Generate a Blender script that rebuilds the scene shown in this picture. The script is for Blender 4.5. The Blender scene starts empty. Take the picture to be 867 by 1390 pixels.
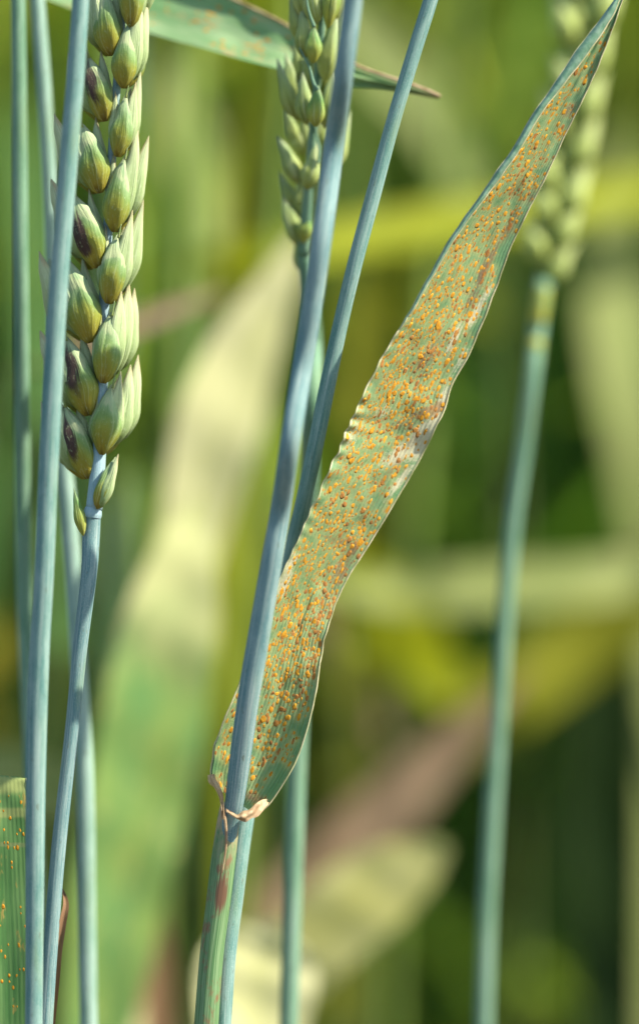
import bpy, math, random
import numpy as np
from mathutils import Vector, Matrix, noise
random.seed(7); rng = np.random.default_rng(7)
R = math.radians
scene = bpy.context.scene
COL = scene.collection

# ------------------------------------------------------------------ camera
TILT = R(12.0)                       # the photographer looks slightly down into the crop
DIST = 0.55                          # metres from the lens to the sharp leaf
SPAN = 0.160                         # metres of plant shown over the picture height
CENTRE = Vector((0, 0, 0.78))        # the sharp point in the middle of the picture
FWD = Vector((0, math.cos(TILT), -math.sin(TILT)))
UP = Vector((0, math.sin(TILT), math.cos(TILT)))
RIGHT = Vector((1, 0, 0))
CAM = CENTRE - FWD * DIST
cd = bpy.data.cameras.new('camera')
cam = bpy.data.objects.new('camera', cd); COL.objects.link(cam)
cam.location = CAM
cam.rotation_euler = (math.pi / 2 - TILT, 0, 0)
cd.sensor_fit = 'VERTICAL'; cd.sensor_height = 36.0; cd.sensor_width = 36.0
cd.lens = 36.0 * DIST / SPAN
cd.clip_start = 0.01; cd.clip_end = 500
cd.dof.use_dof = True; cd.dof.focus_distance = DIST; cd.dof.aperture_fstop = 4.6
scene.camera = cam
# ------------------------------------------------------------------ sky and sun
SUN_EL, SUN_AZ = R(47), R(84)        # azimuth measured from the camera's side round to the right
sv = Vector((math.sin(SUN_AZ) * math.cos(SUN_EL), -math.cos(SUN_AZ) * math.cos(SUN_EL), math.sin(SUN_EL)))
w = bpy.data.worlds.new('World'); scene.world = w; w.use_nodes = True
nt = w.node_tree
sky = nt.nodes.new('ShaderNodeTexSky'); sky.sky_type = 'NISHITA'; sky.sun_disc = False
sky.sun_elevation = SUN_EL
sky.sun_rotation = math.atan2(sv.x, sv.y)
nt.links.new(sky.outputs[0], nt.nodes['Background'].inputs[0])
nt.nodes['Background'].inputs[1].default_value = 0.11
sl = bpy.data.lights.new('sun', 'SUN'); so = bpy.data.objects.new('sun', sl); COL.objects.link(so)
sl.energy = 4.3; sl.angle = R(1.0); sl.color = (1.0, 0.94, 0.82)
so.rotation_euler = sv.to_track_quat('Z', 'Y').to_euler()
so.location = (2, -1, 3)
vs = scene.view_settings
vs.view_transform = 'Standard'; vs.look = 'None'; vs.gamma = 1.0; vs.exposure = 1.32

# ------------------------------------------------------------------ helpers
PX = SPAN / 1390.0                   # metres per photograph pixel at the sharp plane
def P(px, py, d=0.0):
    """photograph pixel + metres behind the sharp plane -> world point"""
    k = PX * (DIST + d) / DIST
    return CAM + FWD * (DIST + d) + RIGHT * ((px - 433.5) * k) + UP * ((695 - py) * k)
def W(px, d=0.0): return px * PX * (DIST + d) / DIST

def catmull(pts, per=6):
    """pts: (n,k) array -> smooth resampled array"""
    p = np.asarray(pts, float); n = len(p)
    q = np.vstack([2 * p[0] - p[1], p, 2 * p[-1] - p[-2]])
    out = []
    for i in range(n - 1):
        a, b, c, d = q[i], q[i + 1], q[i + 2], q[i + 3]
        for j in range(per):
            t = j / per
            out.append(.5 * (2 * b + (c - a) * t + (2 * a - 5 * b + 4 * c - d) * t * t + (3 * b - a - 3 * c + d) * t ** 3))
    out.append(p[-1])
    return np.array(out)

WORLD = {}
def mesh_obj(name, verts, faces, mat, uvs=None, smooth=True, cols=None):
    me = bpy.data.meshes.new(name)
    me.from_pydata([tuple(v) for v in verts], [], faces)
    if uvs is not None:
        ul = me.uv_layers.new(name='UVMap')
        vi = np.empty(len(me.loops), np.int32); me.loops.foreach_get('vertex_index', vi)
        ul.data.foreach_set('uv', np.asarray(uvs, np.float32)[vi].ravel())
    if cols is not None:
        ca = me.color_attributes.new('mask', 'FLOAT_COLOR', 'POINT')
        ca.data.foreach_set('color', np.asarray(cols, np.float32).ravel())
    if smooth: me.shade_smooth()
    me.materials.append(mat)
    o = bpy.data.objects.new(name, me); COL.objects.link(o)
    WORLD[o] = Matrix()
    return o
def place(o, m):
    WORLD[o] = m; o.matrix_basis = m
def parent(o, p):
    o.parent = p
    o.matrix_parent_inverse = WORLD[p].inverted()
    return o
def thing(name, label, cat, loc, group=None):
    o = bpy.data.objects.new(name, None); COL.objects.link(o)
    o.empty_display_size = .02
    o['label'] = label; o['category'] = cat
    if group: o['group'] = group
    place(o, Matrix.Translation(Vector(loc)))
    return o

def tube(name, pts, rads, mat, seg=16, cap=True, ridge=0.0, flat=1.0):
    """round stalk along pts (n,3) with radii (n)"""
    pts = np.asarray(pts, float); n = len(pts)
    tang = np.gradient(pts, axis=0); tang /= np.linalg.norm(tang, axis=1)[:, None] + 1e-12
    ref = np.array(FWD); vs_, uv = [], []
    lens = np.concatenate([[0], np.cumsum(np.linalg.norm(np.diff(pts, axis=0), axis=1))])
    for i in range(n):
        t = tang[i]; a = np.cross(t, ref)
        if np.linalg.norm(a) < 1e-3: a = np.cross(t, np.array([1., 0, 0]))
        a /= np.linalg.norm(a); b = np.cross(a, t)
        for j in range(seg + 1):
            th = 2 * math.pi * j / seg + math.pi / 2
            r = rads[i] * (1 + ridge * math.sin(th * 9))
            vs_.append(pts[i] + (a * math.cos(th) + b * math.sin(th) * flat) * r); uv.append((j / seg, lens[i] * 100))
    f = []
    s1 = seg + 1
    for i in range(n - 1):
        for j in range(seg):
            f.append((i * s1 + j, i * s1 + j + 1, (i + 1) * s1 + j + 1, (i + 1) * s1 + j))
    if cap:
        f.append(tuple(range(seg - 1, -1, -1))); f.append(tuple((n - 1) * s1 + j for j in range(seg)))
    return mesh_obj(name, vs_, f, mat, uv)

def path(spec, per=8):
    """spec: (px, py, depth, width_px) -> points, radii"""
    s = catmull(spec, per)
    pts = np.array([P(a, b, c) for a, b, c, d in s]); rad = np.array([W(d, c) / 2 for a, b, c, d in s])
    return pts, rad
def to_ground(pts, rad, lean=(0, 0), n=10):
    """carry a stalk that leaves the picture at its last point down into the soil"""
    p = Vector(pts[-1]); t = (Vector(pts[-1]) - Vector(pts[-3])).normalized()
    k = max(p.z, .05)
    ctrl = []
    end = Vector((p.x + t.x * .10 + lean[0], p.y + t.y * .1 + lean[1], -0.015))
    c1 = p + t * k * .35
    for i in range(1, n + 1):
        u = i / n
        ctrl.append((1 - u) ** 2 * p + 2 * u * (1 - u) * c1 + u * u * end)
    return np.vstack([pts, np.array(ctrl)]), np.concatenate([rad, np.linspace(rad[-1], max(rad[-1], .0017), n)])

# ------------------------------------------------------------------ materials
def newmat(name):
    m = bpy.data.materials.new(name); m.use_nodes = True
    t = m.node_tree
    for n in list(t.nodes): t.nodes.remove(n)
    return m, t
class NT:
    def __init__(s, t): s.t = t
    def n(s, typ, **kw):
        o = s.t.nodes.new('ShaderNode' + typ)
        for k, v in kw.items(): setattr(o, k, v)
        return o
    def link(s, a, b): s.t.links.new(a, b)
    def noise(s, vec, scale, detail=3, rough=.6, dist=0.0):
        o = s.n('TexNoise'); o.inputs['Scale'].default_value = scale; o.inputs['Detail'].default_value = detail
        o.inputs['Roughness'].default_value = rough; o.inputs['Distortion'].default_value = dist
        s.link(vec, o.inputs['Vector']); return o.outputs['Fac']
    def vmul(s, vec, xyz):
        o = s.n('VectorMath', operation='MULTIPLY'); s.link(vec, o.inputs[0]); o.inputs[1].default_value = xyz; return o.outputs[0]
    def ramp(s, fac, stops):
        o = s.n('ValToRGB'); cr = o.color_ramp
        while len(cr.elements) < len(stops): cr.elements.new(.5)
        for e, (p, c) in zip(cr.elements, stops):
            e.position = p; e.color = (*c, 1) if len(c) == 3 else c
        s.link(fac, o.inputs[0]); return o.outputs[0]
    def step(s, fac, a, b):
        o = s.n('MapRange'); o.inputs[1].default_value = a; o.inputs[2].default_value = b
        o.interpolation_type = 'SMOOTHSTEP'
        s.link(fac, o.inputs[0]); return o.outputs[0]
    def mix(s, fac, a, b, mode='MIX'):
        o = s.n('Mix', data_type='RGBA', blend_type=mode)
        for sock, v in ((o.inputs[0], fac), (o.inputs[6], a), (o.inputs[7], b)):
            if isinstance(v, (int, float)): sock.default_value = v
            elif isinstance(v, tuple): sock.default_value = (*v, 1)
            else: s.link(v, sock)
        return o.outputs[2]
    def math(s, op, a, b=None):
        o = s.n('Math', operation=op)
        for i, v in enumerate((a, b)):
            if v is None: continue
            if isinstance(v, (int, float)): o.inputs[i].default_value = v
            else: s.link(v, o.inputs[i])
        return o.outputs[0]
    def uv(s): return s.n('UVMap', uv_map='UVMap').outputs[0]
    def sep(s, v):
        o = s.n('SeparateXYZ'); s.link(v, o.inputs[0]); return o.outputs
    def bump(s, h, strength, dist):
        o = s.n('Bump'); o.inputs['Strength'].default_value = strength; o.inputs['Distance'].default_value = dist
        s.link(h, o.inputs['Height']); return o.outputs[0]
    def out(s, col, rough=.5, spec=.3, trans=0.0, bump=None, tcol=None, sheen=0.0):
        b = s.n('BsdfPrincipled')
        s.link(col, b.inputs['Base Color']); b.inputs['Specular IOR Level'].default_value = spec
        if isinstance(rough, (int, float)): b.inputs['Roughness'].default_value = rough
        else: s.link(rough, b.inputs['Roughness'])
        if sheen: b.inputs['Sheen Weight'].default_value = sheen
        if bump is not None: s.link(bump, b.inputs['Normal'])
        o = s.n('OutputMaterial'); res = b.outputs[0]
        if trans:
            tr = s.n('BsdfTranslucent'); s.link(tcol if tcol is not None else col, tr.inputs[0])
            mx = s.n('MixShader'); mx.inputs[0].default_value = trans
            s.link(res, mx.inputs[1]); s.link(tr.outputs[0], mx.inputs[2]); res = mx.outputs[0]
        s.link(res, o.inputs[0])

def stem_mat(name, bloom, green, amt=.55, pale=(.42, .48, .42)):
    """waxy blue-green stalk: fine lengthwise nerves, bloom rubbed off in patches, tiny flecks"""
    m, t = newmat(name); k = NT(t); uv = k.uv()
    nerves = k.noise(k.vmul(uv, (30, .35, 1)), 1.0, 3, .7)
    patch = k.noise(k.vmul(uv, (3.5, .9, 1)), 1.3, 4, .65)
    grain = k.noise(k.vmul(uv, (26, 26, 1)), 1.6, 3, .7)
    fac = k.math('ADD', k.math('MULTIPLY', patch, .55), k.math('MULTIPLY', nerves, .65))
    c = k.mix(k.step(fac, .46, .72), green, bloom)
    c = k.mix(k.math('MULTIPLY', k.step(nerves, .56, .68), .45), c, pale)
    lng = k.noise(k.vmul(uv, (1.6, .28, 1)), 1.0, 3, .6)
    c = k.mix(k.math('MULTIPLY', k.step(lng, .50, .68), .5), c, (.17, .25, .11))
    scr = k.noise(k.vmul(uv, (22, 2.2, 1)), 1.0, 4, .75)
    c = k.mix(k.math('MULTIPLY', k.step(scr, .60, .70), .4), c, green)
    c = k.mix(k.math('MULTIPLY', k.step(grain, .52, .68), .45), c, pale)
    fleck = k.noise(k.vmul(uv, (12, 5, 1)), 1.0, 2, .5)
    c = k.mix(k.math('MULTIPLY', k.step(fleck, .66, .72), .55), c, (.10, .12, .08))
    h = k.math('ADD', k.math('MULTIPLY', nerves, .8), k.math('MULTIPLY', grain, .5))
    k.out(c, .7, .15, 0, k.bump(h, .6, .0002), sheen=.05)
    return m
M = {}
M['stem'] = stem_mat('waxy_stem', (.205, .315, .265), (.08, .195, .165))
M['stem_blue'] = stem_mat('waxy_blue_stem', (.205, .30, .275), (.085, .185, .185), pale=(.43, .47, .41))
M['stem_green'] = stem_mat('green_stem', (.16, .28, .17), (.075, .18, .095))
M['stem_lime'] = stem_mat('lime_stem', (.20, .28, .05), (.12, .20, .03), pale=(.30, .36, .12))
M['stem_olive'] = stem_mat('olive_stem', (.11, .14, .03), (.06, .09, .02), pale=(.16, .18, .06))
M['stem_pale'] = stem_mat('pale_stem', (.28, .40, .32), (.16, .28, .20))

def leaf_mat(name, a, b, streak=(26, .35), dry=None, dryamt=.5, trans=.32, band=None, vein=.5):
    """blade: parallel veins, streaky two-tone colour, dry patches; uv = (across 0..1, cm along)"""
    m, t = newmat(name); k = NT(t); uv = k.uv()
    st = k.noise(k.vmul(uv, (streak[0], streak[1], 1)), 1.0, 3, .6)
    big = k.noise(k.vmul(uv, (2.2, .5, 1)), 1.0, 3, .6)
    f = k.math('ADD', k.math('MULTIPLY', st, .4), k.math('MULTIPLY', big, .7))
    c = k.mix(k.step(f, .42, .68), a, b)
    if dry is not None:
        dn = k.noise(k.vmul(uv, (5, .9, 1)), 1.2, 4, .7)
        c = k.mix(k.step(dn, .72 - .3 * dryamt, .80 - .3 * dryamt), c, dry)
    if band is not None:                                    # colour change along the blade: [(cm, colour)]
        for (lo, hi, bc) in band:
            v = k.sep(uv)[1]
            wob = k.math('ADD', v, k.math('MULTIPLY', k.math('SUBTRACT', big, .5), (hi - lo) * .5))
            fac = k.math('MULTIPLY', k.step(wob, lo, lo + (hi - lo) * .3), k.step(wob, hi, hi - (hi - lo) * .3))
            c = k.mix(fac, c, bc)
    wv = k.n('TexWave', wave_type='BANDS', bands_direction='X'); wv.inputs['Scale'].default_value = 5.5; wv.inputs['Distortion'].default_value = .6
    k.link(uv, wv.inputs['Vector'])
    c = k.mix(k.math('MULTIPLY', wv.outputs[1], .18 * vein), c, (.02, .05, .02))
    k.out(c, .6, .12, trans, k.bump(k.math('ADD', wv.outputs[1], k.math('MULTIPLY', st, .6)), .3 * vein, .0002))
    return m
M['leaf_green'] = leaf_mat('green_blade', (.07, .17, .045), (.14, .26, .07))
M['leaf_shade_dark'] = leaf_mat('shade_dark_green_blade', (.02, .045, .010), (.035, .065, .014))  # green blade with shade put into its colour
M['leaf_yellow'] = leaf_mat('yellow_green_blade', (.21, .245, .003), (.30, .32, .008), trans=.4)
M['leaf_lime'] = leaf_mat('lime_blade', (.19, .28, .012), (.29, .38, .03), trans=.4)
M['leaf_olive'] = leaf_mat('olive_blade', (.17, .18, .010), (.25, .25, .02), trans=.35)
M['leaf_cream'] = leaf_mat('cream_blade', (.58, .57, .25), (.70, .67, .36), trans=.35)
M['leaf_straw'] = leaf_mat('straw_blade', (.48, .46, .13), (.58, .55, .22), trans=.35)
M['leaf_sage'] = leaf_mat('sage_blade', (.24, .30, .08), (.36, .38, .14), trans=.35)
M['leaf_tan'] = leaf_mat('dry_tan_blade', (.34, .22, .12), (.46, .32, .20), trans=.25)
M['leaf_brown'] = leaf_mat('dry_brown_blade', (.16, .09, .045), (.26, .15, .08), trans=.2)
M['leaf_mixed'] = leaf_mat('part_yellowed_blade', (.12, .25, .075), (.24, .34, .08), dry=(.50, .48, .16), dryamt=.45, band=[(7.4, 16, (.47, .48, .21))])
M['leaf_top'] = leaf_mat('rusted_blade', (.10, .20, .10), (.22, .33, .20), dry=(.42, .33, .14), dryamt=.5, streak=(40, .8))
M['leaf_banded'] = leaf_mat('banded_blade', (.055, .16, .045), (.10, .24, .08), dry=(.34, .30, .07), dryamt=.34, streak=(40, .8))

def main_leaf_mat():
    m, t = newmat('flag_leaf'); k = NT(t); uv = k.uv()
    at = k.n('Attribute', attribute_name='mask'); s = k.n('SeparateColor'); k.link(at.outputs[0], s.inputs[0])
    halo, brown, dry = s.outputs
    st = k.noise(k.vmul(uv, (46, .7, 1)), 1.0, 3, .6)
    big = k.noise(k.vmul(uv, (2.5, .45, 1)), 1.0, 4, .65)
    fine = k.noise(k.vmul(uv, (30, 24, 1)), 1.0, 3, .7)
    c = k.mix(k.step(k.math('ADD', k.math('MULTIPLY', st, .45), k.math('MULTIPLY', big, .6)), .38, .68), (.095, .23, .09), (.215, .355, .165))
    c = k.mix(k.math('MULTIPLY', k.step(fine, .55, .72), .4), c, (.28, .37, .20))
    c = k.mix(k.math('MULTIPLY', k.step(st, .62, .74), .5), c, (.34, .42, .26))
    c = k.mix(k.math('MULTIPLY', halo, .72), c, (.42, .41, .15))
    c = k.mix(k.math('MULTIPLY', k.step(k.math('ADD', halo, k.math('MULTIPLY', k.math('SUBTRACT', fine, .5), .8)), .80, 1.05), .8), c, (.40, .20, .045))
    dn = k.math('ADD', k.math('MULTIPLY', fine, .6), k.math('MULTIPLY', st, .6))
    df = k.step(k.math('ADD', dry, k.math('MULTIPLY', k.math('SUBTRACT', dn, .6), 1.5)), .22, .62)
    c = k.mix(k.math('MULTIPLY', df, .85), c, (.62, .56, .36))
    bf = k.step(k.math('ADD', brown, k.math('MULTIPLY', k.math('SUBTRACT', dn, .6), 1.8)), .28, .72)
    c = k.mix(k.math('MULTIPLY', bf, .75), c, k.mix(k.step(big, .4, .65), (.30, .15, .055), (.16, .075, .055)))
    wv = k.n('TexWave', wave_type='BANDS', bands_direction='X'); wv.inputs['Scale'].default_value = 6.5; wv.inputs['Distortion'].default_value = .8
    k.link(uv, wv.inputs['Vector'])
    c = k.mix(k.math('MULTIPLY', wv.outputs[1], .10), c, (.03, .07, .03))
    hgt = k.math('ADD', k.math('MULTIPLY', wv.outputs[1], .7), k.math('ADD', k.math('MULTIPLY', st, .8), k.math('MULTIPLY', fine, .5)))
    k.out(c, .48, .35, .22, k.bump(hgt, .5, .0002))
    return m
M['flag'] = main_leaf_mat()
def simple(name, a, b, scale=900, rough=.6, trans=0.0, spec=.25):
    m, t = newmat(name); k = NT(t)
    g = k.n('TexCoord').outputs['Object']
    f = k.noise(g, scale, 3, .6)
    k.out(k.mix(k.step(f, .35, .65), a, b), rough, spec, trans, k.bump(f, .3, .0002)); return m
M['pustule'] = simple('rust_spores', (.54, .275, .03), (.40, .175, .02), 1600, 1.0, 0, .0)
M['pustule_dull'] = simple('dull_rust_spores', (.38, .18, .045), (.24, .11, .035), 1600, 1.0, 0, .0)
M['margin'] = simple('pale_margin', (.62, .56, .33), (.42, .42, .20), 500, .55, .2)
M['under'] = simple('blade_underside', (.13, .26, .16), (.23, .36, .25), 700, .5, .2)
M['papery'] = simple('papery_tan', (.60, .46, .27), (.36, .23, .12), 450, .6, .3)
M['collar'] = simple('yellow_collar', (.43, .39, .04), (.24, .32, .09), 260, .5)
M['rachis'] = stem_mat('rachis', (.30, .42, .46), (.22, .35, .33))

def husk_mat(name, stops, cream=.0, purple=False, nerve=.3, pale_side=(.45, .52, .26)):
    """chaff: colour runs from base to tip; uv = (round the husk, base 0 .. tip 1)"""
    m, t = newmat(name); k = NT(t); uv = k.uv(); s = k.sep(uv)
    oi = k.n('ObjectInfo').outputs['Random']
    off = k.n('CombineXYZ'); k.link(k.math('MULTIPLY', oi, 37.0), off.inputs[0]); k.link(k.math('MULTIPLY', oi, 91.0), off.inputs[1])
    va = k.n('VectorMath', operation='ADD'); k.link(uv, va.inputs[0]); k.link(off.outputs[0], va.inputs[1]); ruv = va.outputs[0]
    big = k.noise(k.vmul(ruv, (4, 2.0, 1)), 1.0, 3, .6)
    nv = k.noise(k.vmul(ruv, (34, .9, 1)), 1.0, 2, .5)
    side = k.math('ABSOLUTE', k.math('SUBTRACT', s[0], .47))
    pos = k.math('ADD', s[1], k.math('MULTIPLY', k.math('SUBTRACT', big, .5), .35))
    pos = k.math('ADD', pos, k.math('MULTIPLY', k.step(side, .03, .16), .14))
    c = k.ramp(pos, stops)
    c = k.mix(k.math('MULTIPLY', k.step(nv, .56, .68), nerve), c, pale_side)
    c = k.mix(k.math('MULTIPLY', k.step(nv, .44, .34), nerve * .8), c, (.05, .11, .03))
    if cream:
        band = k.math('MULTIPLY', k.step(pos, .66, .72), k.step(pos, .90, .82))
        c = k.mix(k.math('MULTIPLY', band, k.math('MULTIPLY', k.step(big, .44, .56), cream)), c, (.50, .52, .27))
    if purple:
        px_ = k.math('SUBTRACT', s[0], k.math('ADD', .36, k.math('MULTIPLY', oi, .10))); py_ = k.math('SUBTRACT', s[1], k.math('ADD', .42, k.math('MULTIPLY', oi, .24)))
        dd = k.math('SQRT', k.math('ADD', k.math('POWER', k.math('MULTIPLY', px_, 2.0), 2), k.math('POWER', k.math('MULTIPLY', py_, .75), 2)))
        dd = k.math('ADD', dd, k.math('MULTIPLY', k.math('SUBTRACT', big, .5), .35)); dd = k.math('ADD', dd, k.math('MULTIPLY', k.math('SUBTRACT', nv, .5), .35))
        c = k.mix(k.math('MULTIPLY', k.step(dd, .27, .13), .93), c, (.06, .028, .032))
    fine = k.noise(k.vmul(ruv, (30, 14, 1)), 1.0, 3, .7)
    c = k.mix(k.math('MULTIPLY', k.step(fine, .54, .70), .35), c, pale_side)
    k.out(c, .68, .14, .16, k.bump(k.math('ADD', nv, k.math('MULTIPLY', fine, .5)), .7, .0002))
    return m
GL = [(0.0, (.16, .10, .014)), (.13, (.33, .25, .03)), (.38, (.29, .30, .045)), (.54, (.19, .29, .08)), (.70, (.25, .37, .16)), (.85, (.32, .43, .22)), (1.0, (.42, .48, .26))]
M['glume'] = husk_mat('glume', GL, cream=.6)
M['glume_purple'] = husk_mat('stained_glume', GL, cream=.6, purple=True)
M['lemma'] = husk_mat('lemma', [(0, (.22, .25, .05)), (.25, (.30, .40, .15)), (.6, (.42, .51, .24)), (.9, (.50, .55, .29)), (1, (.48, .42, .22))], nerve=.35, pale_side=(.62, .66, .42))
M['glume2'] = husk_mat('striped_glume', [(0, (.30, .28, .03)), (.2, (.40, .38, .05)), (.5, (.26, .34, .07)), (.75, (.13, .27, .07)), (1, (.26, .36, .18))], nerve=.95, pale_side=(.50, .54, .24))
M['lemma2'] = husk_mat('striped_lemma', [(0, (.34, .33, .05)), (.4, (.36, .42, .11)), (.8, (.32, .42, .17)), (1, (.42, .48, .28))], nerve=.85, pale_side=(.54, .58, .30))
M['husk_far'] = husk_mat('far_husk', [(0, (.30, .33, .045)), (.5, (.38, .45, .11)), (1, (.50, .56, .22))], nerve=.2)

# soil
m, t = newmat('soil'); k = NT(t); g = k.n('TexCoord').outputs['Object']
n1 = k.noise(g, 18, 6, .7); n2 = k.noise(g, 2.0, 3, .5)
k.out(k.mix(k.step(n1, .35, .7), k.mix(n2, (.030, .020, .012), (.055, .038, .022)), (.10, .072, .045)), .95, .1, 0, k.bump(n1, .8, .02))
M['soil'] = m

# ------------------------------------------------------------------ ground
nx = 61; gv = []; gf = []
axis = [math.copysign(abs(i / 30) ** 3 * 150, i) for i in range(-30, 31)]
for y in axis:
    for x in axis:
        gv.append((x, y + 1.5, noise.noise(Vector((x * 6, y * 6, 0))) * .008))
for i in range(nx - 1):
    for j in range(nx - 1):
        a = i * nx + j; gf.append((a, a + 1, a + nx + 1, a + nx))
g = mesh_obj('ground', gv, gf, M['soil']); g['kind'] = 'structure'; g['label'] = 'bare brown soil under the wheat'

# ------------------------------------------------------------------ builders
def stalk(label, spec, mat, group=None, lean=(0, 0), ground=True, seg=18, per=8):
    """a wheat plant whose stem follows spec and runs on into the soil"""
    pts, rad = path(spec, per)
    if ground: pts, rad = to_ground(pts, rad, lean)
    t = thing('wheat_plant', label, 'wheat plant', (pts[-1][0], pts[-1][1], 0), group)
    parent(tube('stem', pts, rad, mat, seg), t)
    return t

def ribbon_grid(Ls, Rs, nu, prof=None):
    """Ls, Rs: (n,3) edge points -> grid (n,nu,3); prof(i_frac, u) = metres away from the lens"""
    n = len(Ls); us = np.linspace(0, 1, nu)
    G = Ls[:, None, :] * (1 - us)[None, :, None] + Rs[:, None, :] * us[None, :, None]
    if prof is not None:
        off = np.array([[prof(i / (n - 1), u) for u in us] for i in range(n)])
        G = G + off[:, :, None] * np.array(FWD)[None, None, :]
    return G
def grid_mesh(name, G, mat, cols=None):
    n, m_, _ = G.shape
    mid = G[:, m_ // 2]; L = np.concatenate([[0], np.cumsum(np.linalg.norm(np.diff(mid, axis=0), axis=1))]) * 100
    uv = np.stack([np.broadcast_to(np.linspace(0, 1, m_)[None], (n, m_)), np.broadcast_to(L[:, None], (n, m_))], -1).reshape(-1, 2)
    idx = np.arange(n * m_).reshape(n, m_)
    f = np.stack([idx[:-1, :-1], idx[:-1, 1:], idx[1:, 1:], idx[1:, :-1]], -1).reshape(-1, 4).tolist()
    return mesh_obj(name, G.reshape(-1, 3), f, mat, uv, cols=cols)

def blade(name, spec, mat, roll=25, keel=.12, nu=9, per=8, wave=.04, twist=0.0, seed=0):
    """leaf blade on a centre line of (px, py, depth, width_px); roll turns the face towards the upper right"""
    s = catmull(spec, per); s[:, 3] = np.maximum(s[:, 3], .6)
    xy = s[:, :2] * np.array([1, -1]); tg = np.gradient(xy, axis=0); tg /= np.linalg.norm(tg, axis=1)[:, None] + 1e-9
    q = np.stack([tg[:, 1], -tg[:, 0]], 1)
    if (q.sum(0)).sum() < 0: q = -q
    us = np.linspace(-1, 1, nu); G = np.zeros((len(s), nu, 3))
    for i, (x, y, d, w_) in enumerate(s):
        a = R(roll + twist * i / len(s))
        for j, u in enumerate(us):
            h = W(w_, d) / 2
            wob = wave * math.sin(i * .55 + u * 1.5 + seed) * h
            dd = d + h * u * math.tan(a) * .8 + keel * h * (1 - abs(u)) * 2 + wob
            G[i, j] = P(x + q[i, 0] * u * w_ / 2, y - q[i, 1] * u * w_ / 2, dd)
    return grid_mesh(name, G, mat)

def leaf_plant(label, spec, mat, roll=25, stem='stem_olive', group='wheat plants behind the rusted leaf', lean=(0, 0), twist=0, keel=.12, sw=26, drop=.12):
    """plant seen as one blade: spec runs from the leaf base to its tip; its stalk drops from the base to the soil"""
    b = Vector(P(*spec[0][:3])); b2 = Vector(P(*spec[1][:3])); tdir = (b - b2).normalized()
    r = W(sw, 0) / 2
    foot = Vector((b.x + tdir.x * drop * .3 + lean[0], b.y + lean[1], -.015))
    ctrl = [b + tdir * .0 + FWD * r, b + tdir * .02 + Vector((0, 0, -.025)) + FWD * r, b.lerp(foot, .35) + tdir * .02, b.lerp(foot, .7), foot]
    pts = catmull([tuple(c) for c in ctrl], 6)
    t = thing('wheat_plant', label, 'wheat plant', (foot.x, foot.y, 0), group)
    parent(tube('stem', pts, np.linspace(r, r * 1.25, len(pts)), M[stem], 12), t)
    parent(blade('leaf_blade', spec, M[mat], roll, keel=keel, twist=twist, seed=len(label)), t)
    return t

# husks --------------------------------------------------------------
def husk_mesh(name, kind, seg=16, rings=16, seed=0):
    """one chaff scale, base at 0, tip at z=1, width 1 in x, belly towards -y"""
    v, uv, f = [], [], []
    rr = random.Random(seed)
    for i in range(rings + 1):
        s = i / rings
        if kind == 'glume':      # plump, blunt shoulder, short beak
            wd = (.18 + .82 * math.sin(min(s / .40, 1) * math.pi / 2) ** .8) if s < .40 else (1 - ((s - .40) / .60) ** 1.45 * .95)
        elif kind == 'lemma':    # longer, drawn to a point
            wd = (math.sin(min(s / .36, 1) * math.pi / 2) ** .7) if s < .36 else (1 - ((s - .36) / .64) ** 1.25 * .97)
        else:
            wd = math.sin(math.pi * (s * .9 + .05)) ** .8
        wd = max(wd, .03) * (1 + .05 * math.sin(s * 9 + seed * 2))
        bend = -.10 * math.sin(s * math.pi) + .10 * max(0, s - .6)
        for j in range(seg + 1):
            th = 2 * math.pi * j / seg
            x = -math.sin(th) * .5 * wd; y = math.cos(th) * wd * .5 * .56
            if y < 0: y *= 1.1
            key = math.exp(-((th - math.pi * 1.16) / .22) ** 2)           # keel running up the back
            y -= key * .11 * wd
            lop = noise.noise(Vector((x * 3 + seed * 5, y * 3, s * 4))) * .11
            v.append((x + lop * .5 + .04 * math.sin(s * 3 + seed), y + bend + lop * .4, s)); uv.append((j / seg, s))
    s1 = seg + 1
    for i in range(rings):
        for j in range(seg):
            f.append((i * s1 + j, i * s1 + j + 1, (i + 1) * s1 + j + 1, (i + 1) * s1 + j))
    f.append(tuple(range(seg - 1, -1, -1))); f.append(tuple(rings * s1 + j for j in range(seg)))
    o = mesh_obj(name, v, f, M['glume'], uv); me = o.data
    bpy.data.objects.remove(o); WORLD.clear() if False else None
    return me
HM = {k_: [husk_mesh(k_, k_, seed=i) for i in range(4)] for k_ in ('glume', 'lemma')}
HCACHE = {}
def husk(name, kind, base, tip, width, mat, thick=1.0, face=None):
    """lay a husk from base to tip; face = direction its belly looks"""
    i = random.randrange(4); key = (kind, i, mat)
    if key not in HCACHE:
        me = HM[kind][i].copy(); me.materials.clear(); me.materials.append(M[mat]); HCACHE[key] = me
    o = bpy.data.objects.new(name, HCACHE[key]); COL.objects.link(o)
    b, tp = Vector(base), Vector(tip); z = tp - b; L = z.length; z.normalize()
    fc = Vector(face) if face is not None else -FWD
    y = -(fc - z * fc.dot(z)).normalized(); x = y.cross(z)
    m_ = Matrix((x * width, y * width * thick, z * L)).transposed().to_4x4(); m_.translation = b
    place(o, m_); return o

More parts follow.
